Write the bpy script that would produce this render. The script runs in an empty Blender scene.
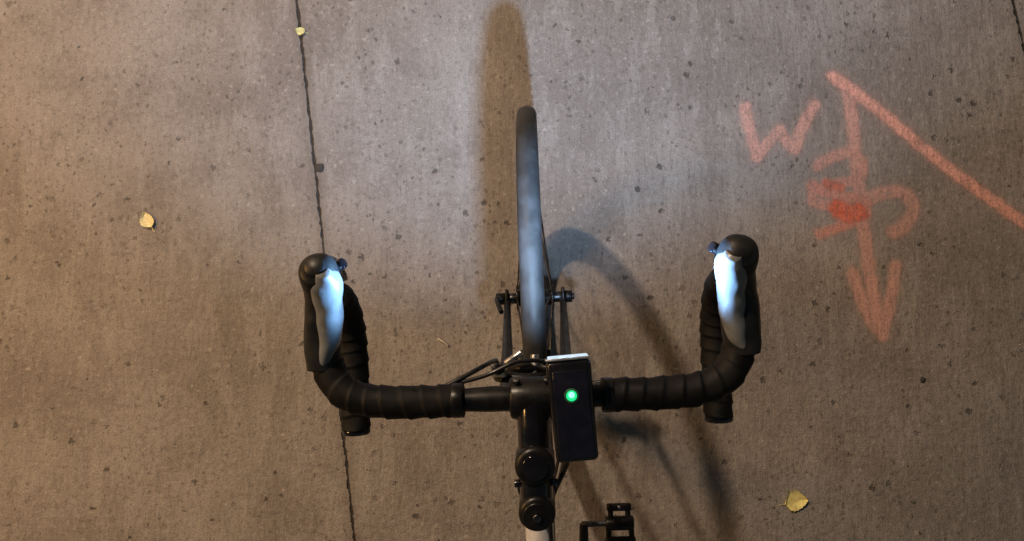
import bpy, bmesh, math, random
from mathutils import Vector, Matrix, noise
random.seed(7)
scene = bpy.context.scene
scene.view_settings.view_transform = 'Standard'
scene.view_settings.look = 'None'
scene.view_settings.exposure = 0
R = math.radians

# ------------------------------------------------------------------ camera
CAM = Vector((0.0, 0.18, 1.71)); TILT = R(5.0); F = 740.0
cd = bpy.data.cameras.new("camera"); cam = bpy.data.objects.new("camera", cd)
scene.collection.objects.link(cam); scene.camera = cam
cam.location = CAM; cam.rotation_euler = (TILT, 0, 0)
cd.sensor_width = 36; cd.lens = F/1024*36; cd.clip_start = 0.02; cd.clip_end = 600

def gp(u, v):
    """survey measurement -> metres on the ground"""
    x = (u-512)/F; y = (270.5-v)/F
    t = CAM.z/(math.cos(TILT)-y*math.sin(TILT))
    return (x*t, CAM.y+(y*math.cos(TILT)+math.sin(TILT))*t)

# ------------------------------------------------------------------ helpers
def new_mat(name):
    m = bpy.data.materials.new(name); m.use_nodes = True
    nt = m.node_tree
    return m, nt, nt.nodes["Principled BSDF"], nt.nodes["Material Output"]
def mth(nt, op, a, b=None, c=None, clamp=False):
    n = nt.nodes.new("ShaderNodeMath"); n.operation = op; n.use_clamp = clamp
    for i, v in enumerate((a, b, c)):
        if v is None: continue
        if isinstance(v, (int, float)): n.inputs[i].default_value = v
        else: nt.links.new(v, n.inputs[i])
    return n.outputs[0]
def mixc(nt, fac, a, b, mode='MIX'):
    n = nt.nodes.new("ShaderNodeMix"); n.data_type = 'RGBA'; n.blend_type = mode
    for i, v in ((0, fac), (6, a), (7, b)):
        if isinstance(v, (int, float)): n.inputs[i].default_value = v
        elif isinstance(v, tuple): n.inputs[i].default_value = (*v, 1)
        else: nt.links.new(v, n.inputs[i])
    return n.outputs[2]
def ramp(nt, x, lo, hi, a=0.0, b=1.0):
    n = nt.nodes.new("ShaderNodeMapRange"); n.interpolation_type = 'SMOOTHSTEP'
    nt.links.new(x, n.inputs[0])
    n.inputs[1].default_value = lo; n.inputs[2].default_value = hi
    n.inputs[3].default_value = a; n.inputs[4].default_value = b
    return n.outputs[0]
def noise_tex(nt, vec, scale, detail=4, rough=0.6, sc3=None, off=0.0, dims='3D'):
    if sc3 is not None or off:
        mp = nt.nodes.new("ShaderNodeMapping"); nt.links.new(vec, mp.inputs[0])
        if sc3: mp.inputs[3].default_value = sc3
        mp.inputs[1].default_value = (off, off*.7, 0)
        vec = mp.outputs[0]
    n = nt.nodes.new("ShaderNodeTexNoise"); n.noise_dimensions = dims; nt.links.new(vec, n.inputs["Vector"])
    n.inputs["Scale"].default_value = scale; n.inputs["Detail"].default_value = detail
    n.inputs["Roughness"].default_value = rough
    return n.outputs["Fac"]
def simple(name, col, rough=0.5, metal=0.0, var=0.25, nscale=60, bump=0.15, bscale=400, bdist=0.0005, coat=0.0, spec=.5):
    m, nt, p, o = new_mat(name)
    tc = nt.nodes.new("ShaderNodeTexCoord").outputs["Object"]
    n1 = noise_tex(nt, tc, nscale, 4)
    f = ramp(nt, n1, .35, .7)
    a = tuple(c*(1-var) for c in col); b = tuple(min(1, c*(1+var)) for c in col)
    nt.links.new(mixc(nt, f, a, b), p.inputs["Base Color"])
    nt.links.new(ramp(nt, n1, .3, .7, max(.03, rough-.1), min(1, rough+.12)), p.inputs["Roughness"])
    p.inputs["Metallic"].default_value = metal; p.inputs["Specular IOR Level"].default_value = spec
    if coat: p.inputs["Coat Weight"].default_value = coat
    if bump:
        bn = nt.nodes.new("ShaderNodeBump"); bn.inputs["Strength"].default_value = bump
        bn.inputs["Distance"].default_value = bdist
        nt.links.new(noise_tex(nt, tc, bscale, 2), bn.inputs["Height"])
        nt.links.new(bn.outputs[0], p.inputs["Normal"])
    return m
def obj(name, verts, faces, mat=None, parent=None, smooth=True):
    me = bpy.data.meshes.new(name); me.from_pydata([tuple(v) for v in verts], [], faces)
    bm = bmesh.new(); bm.from_mesh(me); bmesh.ops.recalc_face_normals(bm, faces=bm.faces); bm.to_mesh(me); bm.free()
    ob = bpy.data.objects.new(name, me); scene.collection.objects.link(ob)
    if mat: me.materials.append(mat)
    if smooth:
        for p in me.polygons: p.use_smooth = True
    if parent: ob.parent = parent
    return ob
def empty(name):
    e = bpy.data.objects.new(name, None); scene.collection.objects.link(e); e.empty_display_size = .1
    return e
def catmull(pts, n=10):
    P = [Vector(p) for p in pts]; out = []
    for i in range(len(P)-1):
        p0 = P[i-1] if i else P[i]*2-P[i+1]; p1 = P[i]; p2 = P[i+1]
        p3 = P[i+2] if i+2 < len(P) else P[i+1]*2-P[i]
        for k in range(n):
            t = k/n
            out.append(.5*((2*p1)+(p2-p0)*t+(2*p0-5*p1+4*p2-p3)*t*t+(3*p1-p0-3*p2+p3)*t**3))
    out.append(P[-1]); return out
def resample(path, step):
    L = [0]
    for a, b in zip(path, path[1:]): L.append(L[-1]+(b-a).length)
    n = max(2, int(L[-1]/step)); out = []; j = 0
    for i in range(n+1):
        s = L[-1]*i/n
        while j < len(L)-2 and L[j+1] < s: j += 1
        t = (s-L[j])/max(1e-9, L[j+1]-L[j]); out.append(path[j].lerp(path[j+1], min(1, t)))
    return out, L[-1]
def sweep_geo(path, rad, segs=20, up=None, cap=True):
    """rad(s, ang)->r  (s in metres), parallel transport"""
    verts = []; faces = []; s = 0
    T = (path[1]-path[0]).normalized()
    ref = Vector((0, 0, 1)) if abs(T.z) < .9 else Vector((1, 0, 0))
    N = (ref-T*ref.dot(T)).normalized()
    for i, p in enumerate(path):
        if i:
            s += (p-path[i-1]).length
        a = path[max(0, i-1)]; b = path[min(len(path)-1, i+1)]
        T = (b-a).normalized(); N = (N-T*N.dot(T)).normalized(); B = T.cross(N)
        for k in range(segs):
            an = 2*math.pi*k/segs; r = rad(s, an) if callable(rad) else rad
            verts.append(p+N*(math.cos(an)*r)+B*(math.sin(an)*r))
        if i:
            o = (i-1)*segs
            for k in range(segs):
                k2 = (k+1) % segs; faces.append((o+k, o+k2, o+segs+k2, o+segs+k))
    if cap:
        faces.append(tuple(range(segs))[::-1]); o = (len(path)-1)*segs; faces.append(tuple(range(o, o+segs)))
    return verts, faces
def edge_split(o, ang=35):
    m = o.modifiers.new("es", 'EDGE_SPLIT'); m.split_angle = R(ang)
def tube(name, pts, rad, mat, parent, segs=20, n=10, smoothpath=True, step=None):
    path = catmull(pts, n) if smoothpath and len(pts) > 2 else [Vector(p) for p in pts]
    if step: path, _ = resample(path, step)
    v, f = sweep_geo(path, rad, segs)
    o = obj(name, v, f, mat, parent); edge_split(o); return o
def cyl(name, a, b, r, mat, parent, segs=28, bev=0.0):
    a = Vector(a); b = Vector(b); d = (b-a).normalized(); L = (b-a).length
    bev = bev or min(r, L)*.15
    path = []; rr = []
    for (t, q) in ((0, r-bev), (bev*.3, r-bev*.3), (bev, r), (L-bev, r), (L-bev*.3, r-bev*.3), (L, r-bev)):
        path.append(a+d*t); rr.append(q)
    verts = []; faces = []
    ref = Vector((0, 0, 1)) if abs(d.z) < .9 else Vector((1, 0, 0))
    N = (ref-d*ref.dot(d)).normalized(); B = d.cross(N)
    for i, p in enumerate(path):
        for k in range(segs):
            an = 2*math.pi*k/segs; verts.append(p+(N*math.cos(an)+B*math.sin(an))*rr[i])
        if i:
            o = (i-1)*segs
            for k in range(segs):
                k2 = (k+1) % segs; faces.append((o+k, o+k2, o+segs+k2, o+segs+k))
    faces.append(tuple(range(segs))[::-1]); o = 5*segs; faces.append(tuple(range(o, o+segs)))
    o = obj(name, verts, faces, mat, parent); edge_split(o, 50); return o
def box(name, c, s, mat, parent, bev=.002, rot=None, segs=3, taper=0):
    bm = bmesh.new(); bmesh.ops.create_cube(bm, size=1)
    for v in bm.verts: v.co = Vector((v.co.x*s[0]*(1+taper*v.co.y*2), v.co.y*s[1], v.co.z*s[2]))
    bmesh.ops.bevel(bm, geom=list(bm.edges), offset=bev, segments=segs, profile=.5, affect='EDGES')
    M = Matrix.Translation(Vector(c)) @ (rot.to_4x4() if rot else Matrix.Identity(4))
    bm.transform(M)
    me = bpy.data.meshes.new(name); bm.to_mesh(me); bm.free()
    o = bpy.data.objects.new(name, me); scene.collection.objects.link(o); me.materials.append(mat)
    for p in me.polygons: p.use_smooth = True
    edge_split(o, 40)
    if parent: o.parent = parent
    return o
def loft(name, secs, mat, parent, segs=28, n=8, lump=0.0, power=2.0):
    A = catmull([s[:3] for s in secs], n)
    B = catmull([(s[3], s[4], 0) for s in secs], n)
    verts = []; faces = []
    for i, p in enumerate(A):
        T = (A[min(len(A)-1, i+1)]-A[max(0, i-1)]).normalized()
        X = Vector((1, 0, 0)); X = (X-T*X.dot(T)).normalized(); N = X.cross(T)
        for k in range(segs):
            an = 2*math.pi*k/segs; c = math.cos(an); s_ = math.sin(an)
            c = math.copysign(abs(c)**(2/power), c); s_ = math.copysign(abs(s_)**(2/power), s_)
            q = p+X*(c*max(.0005, B[i].x))+N*(s_*max(.0005, B[i].y))
            if lump: q += (q-p).normalized()*noise.noise(q*60)*lump
            verts.append(q)
        if i:
            o = (i-1)*segs
            for k in range(segs):
                k2 = (k+1) % segs; faces.append((o+k, o+k2, o+segs+k2, o+segs+k))
    faces.append(tuple(range(segs))[::-1]); o = (len(A)-1)*segs; faces.append(tuple(range(o, o+segs)))
    return obj(name, verts, faces, mat, parent)
def revolve(name, prof, c, mat, parent, segs=160, closed=True, fn=None):
    verts = []; faces = []; n = len(prof)
    for i in range(segs):
        a = 2*math.pi*i/segs
        for j, (r, x) in enumerate(prof):
            if fn: r, x = fn(r, x, a, j)
            verts.append((c[0]+x, c[1]+r*math.cos(a), c[2]+r*math.sin(a)))
    for i in range(segs):
        i2 = (i+1) % segs
        for j in range(n if closed else n-1):
            j2 = (j+1) % n
            faces.append((i*n+j, i*n+j2, i2*n+j2, i2*n+j))
    return obj(name, verts, faces, mat, parent)
def join(name, obs, parent):
    me = bpy.data.meshes.new(name)
    bm = bmesh.new()
    for o in obs: bm.from_mesh(o.data)
    bm.to_mesh(me); bm.free()
    me.materials.append(obs[0].data.materials[0])
    for o in obs: bpy.data.objects.remove(o)
    n = bpy.data.objects.new(name, me); scene.collection.objects.link(n); n.parent = parent
    for p in me.polygons: p.use_smooth = True
    edge_split(n, 40)
    return n

# ------------------------------------------------------------------ ground material
m, nt, p, o = new_mat("worn_concrete"); L = nt.links
tc = nt.nodes.new("ShaderNodeTexCoord").outputs["Object"]
big = noise_tex(nt, tc, 1.6, 3, .55, dims='2D')
mid = noise_tex(nt, tc, 6, 6, .72, off=3.1, dims='2D')
fine = noise_tex(nt, tc, 75, 5, .78, off=1.7, dims='2D')
grit = noise_tex(nt, tc, 330, 2, .7, off=5.0, dims='2D')
broom = noise_tex(nt, tc, 1.0, 3, .7, sc3=(95, 18, 1), dims='2D')
broom2 = noise_tex(nt, tc, 1.0, 5, .70, sc3=(20, 5, 1), off=2.0, dims='2D')
col = mixc(nt, ramp(nt, big, .3, .7), (.250, .220, .200), (.335, .303, .282))
col = mixc(nt, mth(nt, 'MULTIPLY', ramp(nt, mid, .42, .66), .55), col, (.195, .168, .152))
col = mixc(nt, mth(nt, 'MULTIPLY', ramp(nt, broom2, .48, .68), .5), col, (.38, .35, .325))
col = mixc(nt, mth(nt, 'MULTIPLY', ramp(nt, broom, .52, .74), .42), col, (.165, .145, .13))
col = mixc(nt, mth(nt, 'MULTIPLY', ramp(nt, fine, .54, .72), .6), col, (.45, .42, .39))
col = mixc(nt, mth(nt, 'MULTIPLY', ramp(nt, fine, .47, .30), .5), col, (.12, .10, .09))
col = mixc(nt, mth(nt, 'MULTIPLY', ramp(nt, grit, .53, .72), .6), col, (.09, .077, .07))
wob = nt.nodes.new("ShaderNodeTexNoise"); wob.noise_dimensions = '2D'; L.new(tc, wob.inputs["Vector"]); wob.inputs["Scale"].default_value = 130; wob.inputs["Detail"].default_value = 2
def pits(scale, rmax, thr, seed, amt=.012, soft=.1, ysq=1.0):
    vm = nt.nodes.new("ShaderNodeVectorMath"); vm.operation = 'MULTIPLY_ADD'
    L.new(wob.outputs["Color"], vm.inputs[0]); vm.inputs[1].default_value = (amt, amt, 0); L.new(tc, vm.inputs[2])
    mp = nt.nodes.new("ShaderNodeMapping"); L.new(vm.outputs[0], mp.inputs[0]); mp.inputs[1].default_value = (seed, seed*.37, 0)
    mp.inputs[2].default_value = (0, 0, seed*.3)
    mp.inputs[3].default_value = (1, ysq, 0)
    v = nt.nodes.new("ShaderNodeTexVoronoi"); v.voronoi_dimensions = '2D'; v.inputs["Scale"].default_value = scale
    L.new(mp.outputs[0], v.inputs["Vector"])
    sp = nt.nodes.new("ShaderNodeSeparateColor"); L.new(v.outputs["Color"], sp.inputs[0])
    rad = nt.nodes.new("ShaderNodeMapRange"); L.new(sp.outputs[0], rad.inputs[0])
    rad.inputs[1].default_value = thr; rad.inputs[2].default_value = 1
    rad.inputs[3].default_value = 0; rad.inputs[4].default_value = rmax
    q = mth(nt, 'SUBTRACT', rad.outputs[0], v.outputs["Distance"])
    return mth(nt, 'MULTIPLY', ramp(nt, q, 0, soft), ramp(nt, sp.outputs[1], 0, 1, .35, 1))
p1 = pits(30, .26, .76, 1.0, .016, .13)
p2 = pits(95, .48, .60, 4.0, .012, .2, .8)
p4 = pits(55, .32, .72, 14.0, .012, .18)
clus = ramp(nt, noise_tex(nt, tc, 3.2, 2, .6, off=8.0, dims='2D'), .36, .62, .3, 1)
pk1 = mth(nt, 'MULTIPLY', p1, .78); pk2 = mth(nt, 'MULTIPLY', mth(nt, 'MULTIPLY', p2, clus), .7)
col = mixc(nt, mth(nt, 'MULTIPLY', p4, .4), col, (.54, .50, .46))
col = mixc(nt, pk2, col, (.07, .058, .05))
col = mixc(nt, pk1, col, (.055, .045, .04))
sx = nt.nodes.new("ShaderNodeSeparateXYZ"); L.new(tc, sx.inputs[0])
jn = noise_tex(nt, tc, 16, 4, .72, dims='2D'); jw = noise_tex(nt, tc, 42, 3, .7, off=6.0, dims='2D')
def joint(a, b, w):
    (x0, y0), (x1, y1) = a, b
    k = (x1-x0)/(y1-y0)
    wn = mth(nt, 'MULTIPLY', mth(nt, 'SUBTRACT', jn, .5), .006)
    lx = mth(nt, 'ADD', mth(nt, 'MULTIPLY', sx.outputs[1], k), x0-k*y0)
    d = mth(nt, 'ABSOLUTE', mth(nt, 'ADD', mth(nt, 'SUBTRACT', sx.outputs[0], lx), wn))
    wv = mth(nt, 'MULTIPLY', ramp(nt, jw, .3, .7, .5, 1.6), w)
    return mth(nt, 'SUBTRACT', 1.0, ramp(nt, mth(nt, 'DIVIDE', d, wv), .6, 1.5)), d
j1, d1 = joint(gp(297, 0), gp(355, 541), .0025)
j2, d2 = joint(gp(1013, 0), gp(1040, 120), .0025)
jj = mth(nt, 'MAXIMUM', j1, j2)
dm = mth(nt, 'MINIMUM', d1, d2)
halo = ramp(nt, dm, .0, .03, .38, 0)
col = mixc(nt, halo, col, (.13, .105, .085))
col = mixc(nt, mth(nt, 'MULTIPLY', jj, .93), col, (.018, .016, .015))
L.new(col, p.inputs["Base Color"])
L.new(ramp(nt, fine, .3, .7, .5, .85), p.inputs["Roughness"])
p.inputs["Specular IOR Level"].default_value = .4
h = mth(nt, 'MULTIPLY', fine, 1.0)
h = mth(nt, 'ADD', h, mth(nt, 'MULTIPLY', broom, .5))
h = mth(nt, 'SUBTRACT', h, mth(nt, 'MULTIPLY', pk1, 1.0))
h = mth(nt, 'SUBTRACT', h, mth(nt, 'MULTIPLY', jj, 2.5))
bn = nt.nodes.new("ShaderNodeBump"); bn.inputs["Strength"].default_value = .8; bn.inputs["Distance"].default_value = .0038
L.new(h, bn.inputs["Height"]); L.new(bn.outputs[0], p.inputs["Normal"])
CONC = m
S = 150
obj("concrete_pavement", [(-S, -S, 0), (S, -S, 0), (S, S, 0), (-S, S, 0)], [(0, 1, 2, 3)], CONC, smooth=False)

# ------------------------------------------------------------------ spray paint
strokes = [
 ([(745,108),(749,130),(757,157)], 7,.64,.05), ([(757,157),(768,143),(780,130)],6.5,.60,.05),
 ([(780,130),(786,142),(794,149)],6.5,.60,.05), ([(794,149),(802,128),(814,106)],7,.64,.05),
 ([(833,77),(880,112),(950,170),(1030,228),(1100,282)],7.0,.90,.18),
 ([(834,78),(846,88),(852,120),(856,165),(862,215),(868,262),(876,310),(881,333)],7.5,.64,.05),
 ([(853,274),(862,300),(872,322),(882,334)],7.5,.60,.05), ([(882,334),(888,310),(893,285),(895,266)],7,.60,.05),
 ([(818,166),(832,157),(852,153),(862,166),(856,180),(838,184),(818,190),(812,200),(826,205),(848,203)],6.5,.60,.15),
 ([(812,186),(830,194),(852,198),(866,204)],6.5,.64,.35),
 ([(832,207),(852,205),(866,212),(852,222),(836,228),(820,234)],6.5,.64,.4),
 ([(838,208),(846,214),(858,212)],11,.86,1.3), ([(826,184),(840,188)],6,.7,.8),
 ([(866,200),(884,193),(904,194),(913,208),(906,224),(893,232)],8,.60,.05),
]
segl = []
for pts, w, s, r in strokes:
    P = [Vector((*gp(*q), 0)) for q in pts]
    C = catmull(P, 5) if len(P) > 2 else P
    for a, b in zip(C, C[1:]): segl.append((a.x, a.y, b.x, b.y, w*.00232, s, r))
x0 = gp(728, 300)[0]; x1 = gp(1110, 300)[0]; y1 = gp(800, 55)[1]; y0 = gp(800, 355)[1]
st = .0032; nx = int((x1-x0)/st); ny = int((y1-y0)/st)
V = []; A = []; B = []
for j in range(ny+1):
    for i in range(nx+1):
        x = x0+i*st; y = y0+j*st; al = 0; rd = 0
        wx = x+noise.noise(Vector((x*45, y*45, 0)))*.004; wy = y+noise.noise(Vector((x*45, y*45, 7)))*.004
        for (ax, ay, bx, by, w, s, r) in segl:
            if wx < min(ax, bx)-2.5*w or wx > max(ax, bx)+2.5*w or wy < min(ay, by)-2.5*w or wy > max(ay, by)+2.5*w: continue
            dx = bx-ax; dy = by-ay; t = max(0, min(1, ((wx-ax)*dx+(wy-ay)*dy)/(dx*dx+dy*dy+1e-12)))
            d = math.hypot(wx-ax-t*dx, wy-ay-t*dy)/w
            e = 1-max(0, min(1, (d-.45)/.85)); e = e*e*(3-2*e)
            e = max(e, .14*max(0, 1-(d-.9)/1.3)) if d > .9 else e
            if e*s > al: al = e*s
            rd = max(rd, r*e)
        V.append((x, y, .002)); A.append(al); B.append(min(1, rd))
keep = []
for j in range(ny):
    for i in range(nx):
        a = j*(nx+1)+i; q = (a, a+1, a+nx+2, a+nx+1)
        if max(A[k] for k in q) > 0: keep.append(q)
m, nt, p, o = new_mat("orange_spray_paint"); L = nt.links
tc = nt.nodes.new("ShaderNodeTexCoord").outputs["Object"]
aa = nt.nodes.new("ShaderNodeAttribute"); aa.attribute_name = "cover"
ar = nt.nodes.new("ShaderNodeAttribute"); ar.attribute_name = "redness"
n1 = noise_tex(nt, tc, 170, 4, .75, off=2.3); n2 = noise_tex(nt, tc, 22, 3, .6, off=1.0); n3 = noise_tex(nt, tc, 1, 3, .7, sc3=(95, 18, 1), dims='2D')
pc = mixc(nt, ar.outputs["Fac"], (.84, .47, .395), (.80, .17, .09))
pc = mixc(nt, mth(nt, 'MULTIPLY', ramp(nt, n2, .4, .7), .3), pc, (.64, .41, .35))
L.new(pc, p.inputs["Base Color"]); p.inputs["Roughness"].default_value = .8
al = mth(nt, 'MULTIPLY', aa.outputs["Fac"], ramp(nt, n1, .32, .58, .5, 1.05), clamp=True)
al = mth(nt, 'MULTIPLY', al, ramp(nt, n3, .45, .68, 1.05, .7), clamp=True)
al = mth(nt, 'MULTIPLY', al, ramp(nt, n2, .25, .55, .7, 1.05), clamp=True)
tr = nt.nodes.new("ShaderNodeBsdfTransparent"); mx = nt.nodes.new("ShaderNodeMixShader")
L.new(al, mx.inputs[0]); L.new(tr.outputs[0], mx.inputs[1]); L.new(p.outputs[0], mx.inputs[2]); L.new(mx.outputs[0], o.inputs[0])
bn = nt.nodes.new("ShaderNodeBump"); bn.inputs["Strength"].default_value = .6; bn.inputs["Distance"].default_value = .003
L.new(mth(nt, 'ADD', n1, mth(nt,'MULTIPLY',n3,.6)), bn.inputs["Height"]); L.new(bn.outputs[0], p.inputs["Normal"])
me = bpy.data.meshes.new("spray_paint_marking"); me.from_pydata(V, [], keep)
for nm, dat in (("cover", A), ("redness", B)):
    at = me.attributes.new(nm, 'FLOAT', 'POINT'); at.data.foreach_set("value", dat)
bm = bmesh.new(); bm.from_mesh(me)
bmesh.ops.delete(bm, geom=[v for v in bm.verts if not v.link_faces], context='VERTS'); bm.to_mesh(me); bm.free()
me.materials.append(m); sp = bpy.data.objects.new("spray_paint_marking", me); scene.collection.objects.link(sp)

# ------------------------------------------------------------------ leaves & debris
def leaf(u, v, length, width, rot, col, curl=.25, seed=0):
    m = simple("dry_leaf_%d" % seed, col, .6, var=.2, nscale=120, bump=.3, bscale=300, bdist=.0006)
    n = 16; w = 6; V = []; Fc = []
    for i in range(n+1):
        t = i/n; half = width/2*(math.sin(math.pi*min(1, t**.8))**.8)*(1+.06*math.sin(i*2.3+seed)) if 0 < i < n else .0004
        for j in range(-w, w+1):
            s = j/w
            V.append(((t-.5)*length+abs(s)*.06*length*(1-t), s*half+.12*width*math.sin(t*3),
                      .004+curl*width*(s*s*.55)+.5*curl*length*(t-.5)**2+noise.noise(Vector((t*3, s*2, seed)))*.002))
    q = 2*w+1
    for i in range(n):
        for j in range(2*w): Fc.append((i*q+j, i*q+j+1, (i+1)*q+j+1, (i+1)*q+j))
    zmin = min(a[2] for a in V); V = [(a, b, c-zmin+.001) for a, b, c in V]
    k = len(V)
    for i in range(5):
        x = -length/2-i*length*.06
        V += [(x, -.0006+.0015*math.sin(i), .003), (x, .0006+.0015*math.sin(i), .003)]
        if i: Fc.append((k+2*i-2, k+2*i-1, k+2*i+1, k+2*i))
    o = obj("fallen_leaf", V, Fc, m); X, Y = gp(u, v); o.location = (X, Y, 0); o.rotation_euler = (0, 0, rot)
leaf(149, 220, .044, .032, R(118), (.85, .74, .40), .3, 1)
leaf(795, 502, .054, .046, R(10), (.88, .74, .28), .2, 2)
leaf(301, 31, .026, .020, R(160), (.62, .58, .26), .3, 3)
mt = simple("dry_twig", (.75, .66, .52), .7)
X, Y = gp(443, 342)
tube("twig", [(X-.011, Y+.008, .003), (X, Y+.001, .005), (X+.011, Y-.008, .003)], .0014, mt, None, segs=8)
V = []; Fc = []
rg = random.Random(5)
for i in range(300):
    X = rg.uniform(-1.5, 1.5); Y = rg.uniform(-.9, 1.3); r = rg.uniform(.0008, .0020) * (1.7 if rg.random() < .08 else 1)
    k = len(V); n = 6
    for lev, (zr, hh) in enumerate(((1, 0), (.8, .6), (.3, .95))):
        for a in range(n):
            an = a*math.tau/n+rg.uniform(-.3, .3); q = r*zr*rg.uniform(.8, 1.2)
            V.append((X+q*math.cos(an), Y+q*math.sin(an)*.8, r*hh))
    for lev in range(2):
        for a in range(n):
            b = (a+1) % n; Fc.append((k+lev*n+a, k+lev*n+b, k+(lev+1)*n+b, k+(lev+1)*n+a))
    Fc.append(tuple(k+2*n+a for a in range(n)))
obj("grit", V, Fc, simple("grit_stone", (.30, .26, .22), .85, var=.6, nscale=8), smooth=False)
tarm = simple("tar_spot", (.04, .035, .032), .7)
def blob(name, u, v, r, seed, mat):
    X, Y = gp(u, v); V = [(X, Y, .0028)]; Fc = []; n = 26
    for kk, z in ((.7, .0024), (1, .0003)):
        for i in range(n):
            an = i*math.tau/n; q = r*kk*(1+.3*noise.noise(Vector((math.cos(an)*1.6, math.sin(an)*1.6, seed))))
            V.append((X+q*math.cos(an), Y+q*math.sin(an), z))
    for i in range(n):
        j = (i+1) % n; Fc.append((0, 1+i, 1+j)); Fc.append((1+i, 1+n+i, 1+n+j, 1+j))
    obj(name, V, Fc, mat)
blob("tar_spot", 320, 168, .011, 1, tarm)
blob("tar_spot", 923, 380, .007, 2, tarm)

# ------------------------------------------------------------------ bike materials
rubber = simple("tyre_rubber", (.026, .028, .031), .55, var=.3, nscale=25, bump=.5, bscale=700, bdist=.0006, spec=.35)
tape = simple("bar_tape", (.005, .005, .0055), .60, var=.4, nscale=40, bump=.5, bscale=900, bdist=.0005, spec=.20)
hoodm = simple("hood_rubber", (.014, .015, .017), .42, var=.25, nscale=30, bump=.3, bscale=800, bdist=.0004, spec=.3)
highlightm = simple("hood_highlight_grey", (.17, .185, .20), .28, var=.12, nscale=30, bump=.2, bscale=300, bdist=.0004)  # lever body grey, lightened to paint in the headlight's highlight on the hoods
black = simple("black_anodised", (.006, .006, .007), .36, var=.3, nscale=50, bump=.1, spec=.3)
gloss = simple("gloss_black", (.006, .006, .008), .14, var=.3, nscale=50, bump=.03, coat=.4, spec=.4)
silver = simple("brushed_silver", (.62, .61, .60), .3, 1.0, var=.15, nscale=80, bump=.1)
bezelm = simple("bezel_silver", (.42, .45, .50), .3, .7, var=.05, bump=0)
steel = simple("spoke_steel", (.12, .12, .13), .35, 1.0, var=.2)
cable = simple("cable_housing", (.014, .014, .014), .3, spec=.5)
framem = simple("frame_paint", (.66, .66, .68), .25, .3, var=.1, coat=.6, bump=.03)

bike = empty("bicycle")
RW = .346
def tyre_prof(R0, r, n=20):
    return [(R0+r*math.cos(a), r*math.sin(a)) for a in [2*math.pi*i/n for i in range(n)]]
def wheel(pref, c):
    revolve(pref+"_tyre", tyre_prof(RW-.0172, .0172, 24), c, rubber, bike, 480,
                 fn=lambda r, x, a, j: (r+(.0008 if (j in (3, 21, 4, 20) and int(a/math.tau*480) % 2) else 0)-(.0004 if j in (1, 23) else 0), x))
    rim = [(.314, -.011), (.314, .011), (.304, .0115), (.290, .009), (.285, .004), (.285, -.004), (.290, -.009), (.304, -.0115)]
    revolve(pref+"_rim", rim, c, black, bike, 200)
    cyl(pref+"_hub_shell", (c[0]-.03, c[1], c[2]), (c[0]+.03, c[1], c[2]), .015, black, bike)
    for s in (-1, 1):
        cyl(pref+"_hub_flange", (c[0]+s*.030, c[1], c[2]), (c[0]+s*.034, c[1], c[2]), .024, black, bike)
        cyl(pref+"_hub_end", (c[0]+s*.034, c[1], c[2]), (c[0]+s*.049, c[1], c[2]), .010, steel, bike)
    obs = []
    for i in range(32):
        a = math.tau*i/32; s = 1 if i % 2 else -1; off = R(40)*(1 if (i//2) % 2 else -1)
        A = Vector((c[0]+s*.032, c[1]+.021*math.cos(a+off), c[2]+.021*math.sin(a+off)))
        B = Vector((c[0]+s*.003, c[1]+.288*math.cos(a), c[2]+.288*math.sin(a)))
        v, f = sweep_geo([A, B], .0010, 6); obs.append(obj("s", v, f, steel))
    join(pref+"_spokes", obs, bike)
AZ = RW+.001
FA = (0, .25, AZ); RA = (0, -.75, AZ)
wheel("front_wheel", FA); wheel("rear_wheel", RA)
cyl("valve", (0, .25+.285*math.cos(2.1), AZ+.285*math.sin(2.1)), (0, .25+.245*math.cos(2.1), AZ+.245*math.sin(2.1)), .003, silver, bike, 10)
for s in (-1, 1):
    tube("fork_blade", [(s*.020, .088, .705), (s*.036, .094, .695), (s*.043, .118, .62), (s*.047, .165, .50), (s*.050, .215, .40), (s*.0515, .25, AZ)],
         lambda q, a: .0125-.0065*min(1, q/.38), black, bike, 18)
    box("dropout", (s*.0515, .252, AZ), (.006, .030, .034), black, bike, .002)
cyl("fork_crown", (-.030, .086, .706), (.030, .086, .706), .017, black, bike)
cyl("quick_release_axle", (-.062, .25, AZ), (.062, .25, AZ), .0035, silver, bike, 14)
cyl("quick_release_nut", (.055, .25, AZ), (.068, .25, AZ), .011, black, bike)
cyl("quick_release_nut_ring", (.068, .25, AZ), (.072, .25, AZ), .006, steel, bike)
cyl("quick_release_cam", (-.072, .25, AZ), (-.055, .25, AZ), .011, black, bike)
tube("quick_release_lever", [(-.066, .25, AZ), (-.070, .250, AZ+.012), (-.066, .238, AZ+.035), (-.060, .224, AZ+.055)], .0045, black, bike, 12)
# --- caliper brake
cz = .722
cyl("brake_pivot_bolt", (0, .10, cz), (0, .156, cz), .0055, silver, bike, 18)
tube("brake_arm", [(.024, .136, cz+.030), (.030, .134, cz+.010), (.012, .138, cz-.001), (-.016, .138, cz-.001), (-.034, .137, cz-.022), (-.030, .136, cz-.058), (-.020, .136, cz-.075)], .0072, black, bike, 12)
tube("brake_arm", [(-.048, .130, cz+.024), (-.040, .128, cz+.010), (-.014, .126, cz+.012), (.014, .126, cz+.006), (.034, .127, cz-.022), (.030, .128, cz-.058), (.020, .128, cz-.075)], .0072, black, bike, 12)
for s in (-1, 1): box("brake_pad", (s*.0175, .135, cz-.078), (.009, .052, .012), black, bike, .003)
cyl("brake_cable_anchor", (-.054, .136, cz+.024), (-.038, .136, cz+.034), .007, silver, bike, 14)
cyl("brake_barrel_adjuster", (-.046, .140, cz+.03), (-.049, .148, cz+.062), .0060, steel, bike, 14)
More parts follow.
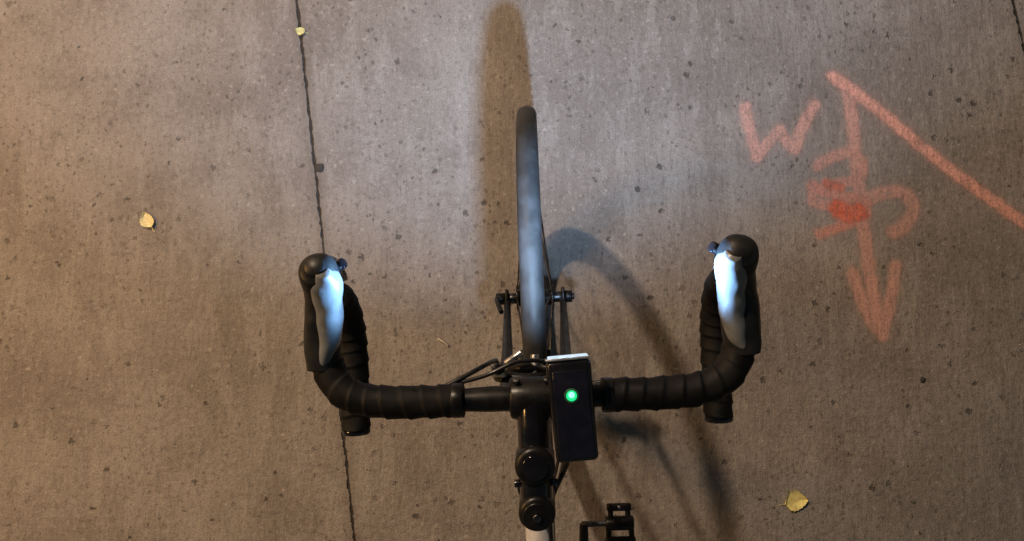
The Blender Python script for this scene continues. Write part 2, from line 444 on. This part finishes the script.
cyl("brake_barrel_nut", (-.0462, .1405, cz+.034), (-.0467, .142, cz+.040), .0085, black, bike, 14)
cyl("brake_release_lever", (-.038, .146, cz+.016), (-.016, .160, cz+.020), .0045, silver, bike, 12)
cyl("brake_spring_pin", (.010, .146, cz+.006), (.026, .150, cz+.008), .0035, steel, bike, 12)
# --- head tube, frame
hb = Vector((0, .083, .728)); ht = Vector((0, .026, .905))
cyl("head_tube", hb, ht, .019, black, bike)
cyl("headset_cup", ht, ht.lerp(hb, -.08), .021, black, bike); cyl("headset_cup", hb, hb.lerp(ht, -.05), .021, black, bike)
BB = Vector((0, -.335, .27)); st_top = Vector((0, -.51, .845))
cyl("top_tube", ht.lerp(hb, .10)+Vector((0, -.012, 0)), st_top.lerp(BB, .06), .0155, framem, bike)
cyl("down_tube", hb.lerp(ht, .18), BB, .0175, black, bike)
cyl("seat_tube", BB, st_top, .0155, framem, bike)
for s in (-1, 1):
    tube("chain_stay", [BB+Vector((s*.025, -.02, 0)), (s*.04, -.5, .30), (s*.06, -.75, AZ)], .008, framem, bike, 14)
    tube("seat_stay", [st_top+Vector((s*.014, -.01, -.03)), (s*.035, -.6, .63), (s*.06, -.75, AZ)], .0065, framem, bike, 14)
cyl("bottom_bracket", BB-Vector((.038, 0, 0)), BB+Vector((.038, 0, 0)), .021, black, bike)
spt = st_top+(st_top-BB).normalized()*.13
cyl("seat_post", st_top.lerp(BB, .05), spt, .0135, black, bike)
loft("saddle", [(0, -.43, spt.z+.028, .012, .008), (0, -.46, spt.z+.034, .019, .014), (0, -.54, spt.z+.036, .028, .018), (0, -.62, spt.z+.038, .058, .020), (0, -.68, spt.z+.042, .068, .018), (0, -.70, spt.z+.042, .04, .008)], gloss, bike)
for s in (-1, 1): tube("saddle_rail", [(s*.012, -.46, spt.z+.02), (s*.022, -.53, spt.z), (s*.022, -.60, spt.z), (s*.03, -.66, spt.z+.025)], .0035, steel, bike, 10)
box("seat_clamp", (0, spt.y, spt.z), (.05, .04, .02), black, bike, .004)
revolve("chainring", [(.098, -.002), (.100, 0), (.098, .002), (.078, .002), (.078, -.002)], (.044, BB.y, BB.z), black, bike, 96,
        fn=lambda r, x, a, j: (r+(.004 if j < 3 and int(a/math.tau*96) % 2 else 0), x))
for k in range(5):
    a = math.tau*k/5+.2; tube("chainring_spider", [(.046, BB.y, BB.z), (.046, BB.y+.08*math.cos(a), BB.z+.08*math.sin(a))], .006, black, bike, 10, smoothpath=False)
fwd = R(8)
for s in (-1, 1):
    e = Vector((s*.072, BB.y+s*.172*math.cos(fwd)-.008, BB.z+s*.172*math.sin(fwd)))
    PX = s*.138
    tube("crank_arm", [Vector((s*.056, BB.y, BB.z)), Vector((s*.064, BB.y, BB.z)).lerp(e, .5), e], lambda q, a: .011-.003*min(1, q/.17), black, bike, 16)
    cyl("crank_boss", (s*.040, BB.y, BB.z), (s*.068, BB.y, BB.z), .018, black, bike)
    cyl("pedal_axle", (s*.068, e.y, e.z), (s*.162, e.y, e.z), .0055, steel, bike, 14)
    cyl("pedal_body", (PX-.026, e.y, e.z), (PX+.026, e.y, e.z), .013, black, bike)
    for yy, w in ((.030, .046), (-.030, .056)):
        box("pedal_plate", (PX, e.y+yy, e.z+.004), (w, .014, .011), black, bike, .004)
        for q in (-1, 1):
            box("pedal_side", (PX+q*(w/2-.007), e.y+yy*.5, e.z+.002), (.010, .034, .009), black, bike, .003)
    box("pedal_cleat_spring", (PX, e.y-.038, e.z+.010), (.020, .008, .012), steel, bike, .002)
    cyl("pedal_screw", (PX, e.y+.031, e.z+.0095), (PX, e.y+.031, e.z+.012), .003, silver, bike, 12)

# --- stem
BY, BZ = .120, .965
cyl("stem_clamp", (-.0225, BY, BZ), (.0225, BY, BZ), .0205, black, bike, 36, .003)
tube("stem_body", [(0, .118, .968), (0, .095, .971), (0, .07, .972), (0, .04, .970), (0, .012, .966)], lambda q, a: .0160, gloss, bike, 28)
cyl("stem_pivot", (0, .062, .950), (0, .056, .992), .0195, black, bike, 40, .005)
cyl("stem_pivot_recess", (0, .0558, .9925), (0, .0556, .9940), .0125, gloss, bike, 32, .001)
cyl("steerer_clamp", (0, .020, .925), (0, .010, .985), .0180, black, bike, 36, .005)
cyl("steerer_cap", (0, .0098, .9855), (0, .0090, .989), .0140, black, bike, 32, .0015)
cyl("steerer_bolt", (0, .0088, .9895), (0, .0083, .9925), .0040, steel, bike, 16, .001)
cyl("headset_spacer", ht.lerp(hb, -.08), (0, .018, .93), .0175, silver, bike)
for s in (-1, 1):
    cyl("stem_faceplate_bolt", (s*.015, BY+.014, BZ+.012), (s*.015, BY+.020, BZ+.018), .0035, steel, bike, 12)
    cyl("stem_side_bolt", (s*.016, .038, .972), (s*.021, .038, .972), .0040, steel, bike, 12)

# --- handlebar
HW = .211
def side(s):
    D = HW-.001
    return [(s*.0, BY, BZ), (s*.06, BY, BZ), (s*.13, BY, BZ), (s*.165, BY+.003, BZ), (s*.190, BY+.013, BZ-.001), (s*.204, BY+.032, BZ-.003),
            (s*HW, BY+.060, BZ-.006), (s*HW, BY+.088, BZ-.012), (s*HW, BY+.108, BZ-.028), (s*HW, BY+.113, BZ-.055), (s*D, BY+.100, BZ-.090),
            (s*D, BY+.065, BZ-.115), (s*D, BY+.015, BZ-.122), (s*D, BY-.040, BZ-.124)]
for s in (-1, 1):
    full, Lf = resample(catmull(side(s), 14), .0012)
    tube("handlebar", [(0, BY, BZ), (s*.03, BY, BZ), (s*.08, BY, BZ)], lambda q, a: .0128-.0012*max(0, min(1, (q-.045)/.02)), black, bike, 28)
    start = .072
    n0 = int(start/.0012); pth = full[n0:]
    ph = .019
    def trad(q, a, s=s):
        u = (q/ph + s*a/math.tau + .35*noise.noise(Vector((q*20, 0, s)))) % 1.0
        ridge = (u**1.3) if u < .8 else (1-(u-.8)/.2)
        lump = .0008*noise.noise(Vector((q*55, math.cos(a)*1.5, math.sin(a)*1.5+s*3)))
        return .0158+.0017*ridge+lump
    v, f = sweep_geo(pth, trad, 36); obj("bar_tape", v, f, tape, bike)
    a = full[n0-3]; b = full[n0+7]
    cyl("tape_finishing_band", a, b, .0174, black, bike, 32, .0012)
    e = full[-1]; cyl("bar_end_plug", e+Vector((0, .002, 0)), e+Vector((0, -.006, -.0002)), .0162, gloss, bike, 28, .003)
    loft("hood", [(s*HW, BY+.036, BZ-.001, .0160, .0160), (s*(HW-.001), BY+.050, BZ+.001, .0178, .0178), (s*(HW-.003), BY+.078, BZ+.006, .0185, .0225),
                  (s*(HW-.006), BY+.100, BZ+.014, .0170, .0235), (s*(HW-.010), BY+.116, BZ+.030, .0175, .0210), (s*(HW-.013), BY+.127, BZ+.048, .0185, .0190),
                  (s*(HW-.014), BY+.132, BZ+.060, .0165, .0165), (s*(HW-.014), BY+.134, BZ+.068, .0085, .0085)], hoodm, bike, 32, 8, .0012, 2.2)
    loft("lever_body_highlight", [(s*(HW+.000), BY+.034, BZ+.006, .004, .006), (s*(HW-.0080), BY+.054, BZ+.010, .0090, .0125), (s*(HW-.0130), BY+.076, BZ+.016, .0120, .016), (s*(HW-.0155), BY+.096, BZ+.027, .0130, .0180),
                        (s*(HW-.0180), BY+.112, BZ+.041, .0148, .0170), (s*(HW-.0200), BY+.123, BZ+.056, .0145, .014), (s*(HW-.021), BY+.129, BZ+.067, .0070, .0075)], highlightm, bike, 28, 8, .0018, 2.2)  # lever body, widened and tapered to the shape of the hood's inner highlight
    loft("brake_lever", [(s*(HW-.006), BY+.122, BZ+.030, .012, .010), (s*(HW-.005), BY+.138, BZ+.018, .010, .007), (s*(HW-.003), BY+.148, BZ-.010, .009, .005),
                         (s*(HW+.001), BY+.148, BZ-.045, .008, .0045), (s*(HW+.004), BY+.140, BZ-.080, .0085, .0045), (s*(HW+.006), BY+.136, BZ-.100, .007, .0035)], black, bike, 20)
    cyl("shift_paddle_pivot", (s*(HW-.024), BY+.134, BZ+.036), (s*(HW-.035), BY+.139, BZ+.042), .0055, gloss, bike, 18)
    tube("shift_paddle", [(s*(HW-.028), BY+.134, BZ+.036), (s*(HW-.022), BY+.136, BZ+.020), (s*(HW-.012), BY+.138, BZ-.015), (s*(HW-.008), BY+.134, BZ-.04)], .0040, black, bike, 12)
# cables
tube("brake_cable", [(-.088, BY+.014, BZ-.004), (-.070, BY+.022, BZ-.008), (-.050, BY+.032, BZ-.022), (-.040, BY+.036, BZ-.06), (-.044, BY+.030, BZ-.14), (-.049, .148, cz+.06)], .0025, cable, bike, 12)
tube("shift_cable", [(-.10, BY+.012, BZ-.006), (-.05, BY+.022, BZ-.010), (-.01, BY+.036, BZ-.014), (.028, BY+.026, BZ-.04), (.036, BY-.02, BZ-.10), (.030, .05, .78), (.022, .0, .70), (.012, -.04, .64)], .0022, cable, bike, 12)
tube("shift_cable", [(.10, BY+.010, BZ-.008), (.075, BY+.012, BZ-.016), (.050, BY+.004, BZ-.04), (.040, BY-.03, BZ-.10), (.034, .04, .79), (.026, -.01, .70), (.014, -.05, .62)], .0022, cable, bike, 12)
tube("rear_brake_cable", [(.09, BY+.010, BZ-.010), (.062, BY+.010, BZ-.020), (.046, BY-.01, BZ-.035), (.034, BY-.07, BZ-.05), (.014, .0, .893), (.012, -.06, .892), (.012, -.25, .884)], .0024, cable, bike, 12)

BIKE_M = Matrix.Translation((.068, 0, 0)) @ Matrix.Rotation(R(2.3), 4, 'Z') @ Matrix.Rotation(R(-2.54), 4, 'Y')
bike.matrix_world = BIKE_M

# ------------------------------------------------------------------ bike light
lamp = empty("bicycle_headlight")
def emis(name, c, s):
    m, nt, p, o = new_mat(name); em = nt.nodes.new("ShaderNodeEmission")
    em.inputs[0].default_value = (*c, 1); em.inputs[1].default_value = s; nt.links.new(em.outputs[0], o.inputs[0]); return m
lens = emis("lens_glow", (.72, .86, 1), 1.0); green = emis("green_status_led", (.02, .9, .30), 1.0); green2 = emis("green_led_core", (.25, 1, .55), 2.0)
box("body", (0, 0, 0), (.0410, .094, .030), gloss, lamp, .005, segs=5, taper=.04)
box("top_panel", (0, -.003, .0155), (.032, .080, .0016), simple("glossy_panel", (.006, .006, .012), .08, bump=0, coat=1), lamp, .0006)
box("bezel", (0, .0480, .0000), (.0425, .0026, .0305), bezelm, lamp, .0010)
box("lens", (0, .0502, -.001), (.038, .0018, .025), lens, lamp, .0007)
cyl("button_ring", (0, .014, .0160), (0, .014, .0170), .0068, simple("button_rim", (.02, .10, .05), .3), lamp, 32, .0003)
cyl("power_button", (0, .014, .0168), (0, .014, .0176), .0050, green, lamp, 32, .0003)
cyl("power_button_core", (0, .0148, .0174), (0, .0148, .0180), .0028, green2, lamp, 24, .0002)
box("mount_base", (0, -.004, -.0175), (.026, .040, .007), black, lamp, .002)
revolve("mount_strap", [(.0160, -.010), (.0185, -.010), (.0185, .010), (.0160, .010)], (0, .005, -.034), rubber, lamp, 48)
lamp.matrix_world = BIKE_M @ Matrix.Translation((.0380, .1105, BZ+.034)) @ Matrix.Rotation(R(3.0), 4, 'Z')
def spot(name, pitch, size, blend, e, col, r):
    ld = bpy.data.lights.new(name, 'SPOT'); lo = bpy.data.objects.new(name, ld); scene.collection.objects.link(lo)
    lo.parent = lamp; lo.location = (0, .056, -.010); lo.rotation_euler = (R(90+pitch), 0, 0)
    ld.spot_size = R(size); ld.spot_blend = blend; ld.energy = e; ld.color = col; ld.shadow_soft_size = r
spot("headlight_beam", -26, 130, .75, 76, (.48, .70, 1.0), .012)
spot("headlight_spill", 45, 172, .35, 42, (.30, .58, 1.0), .012)

# ------------------------------------------------------------------ street lighting
def pt(name, loc, e, c, r):
    d = bpy.data.lights.new(name, 'POINT'); ob = bpy.data.objects.new(name, d); scene.collection.objects.link(ob)
    ob.location = loc; d.energy = e; d.color = c; d.shadow_soft_size = r
pt("street_light", (-2.05, 2.95, 3.65), 600, (1.0, .75, .53), .10)
pt("street_light", (-2.7, .6, 2.1), 160, (1.0, .53, .16), .36)

w = bpy.data.worlds.new("World"); scene.world = w; w.use_nodes = True
nt = w.node_tree; bg = nt.nodes["Background"]
sky = nt.nodes.new("ShaderNodeTexSky"); sky.sky_type = 'NISHITA'; sky.sun_disc = False
sky.sun_elevation = R(2); sky.sun_rotation = R(-38)
nt.links.new(sky.outputs[0], bg.inputs[0]); bg.inputs[1].default_value = .07
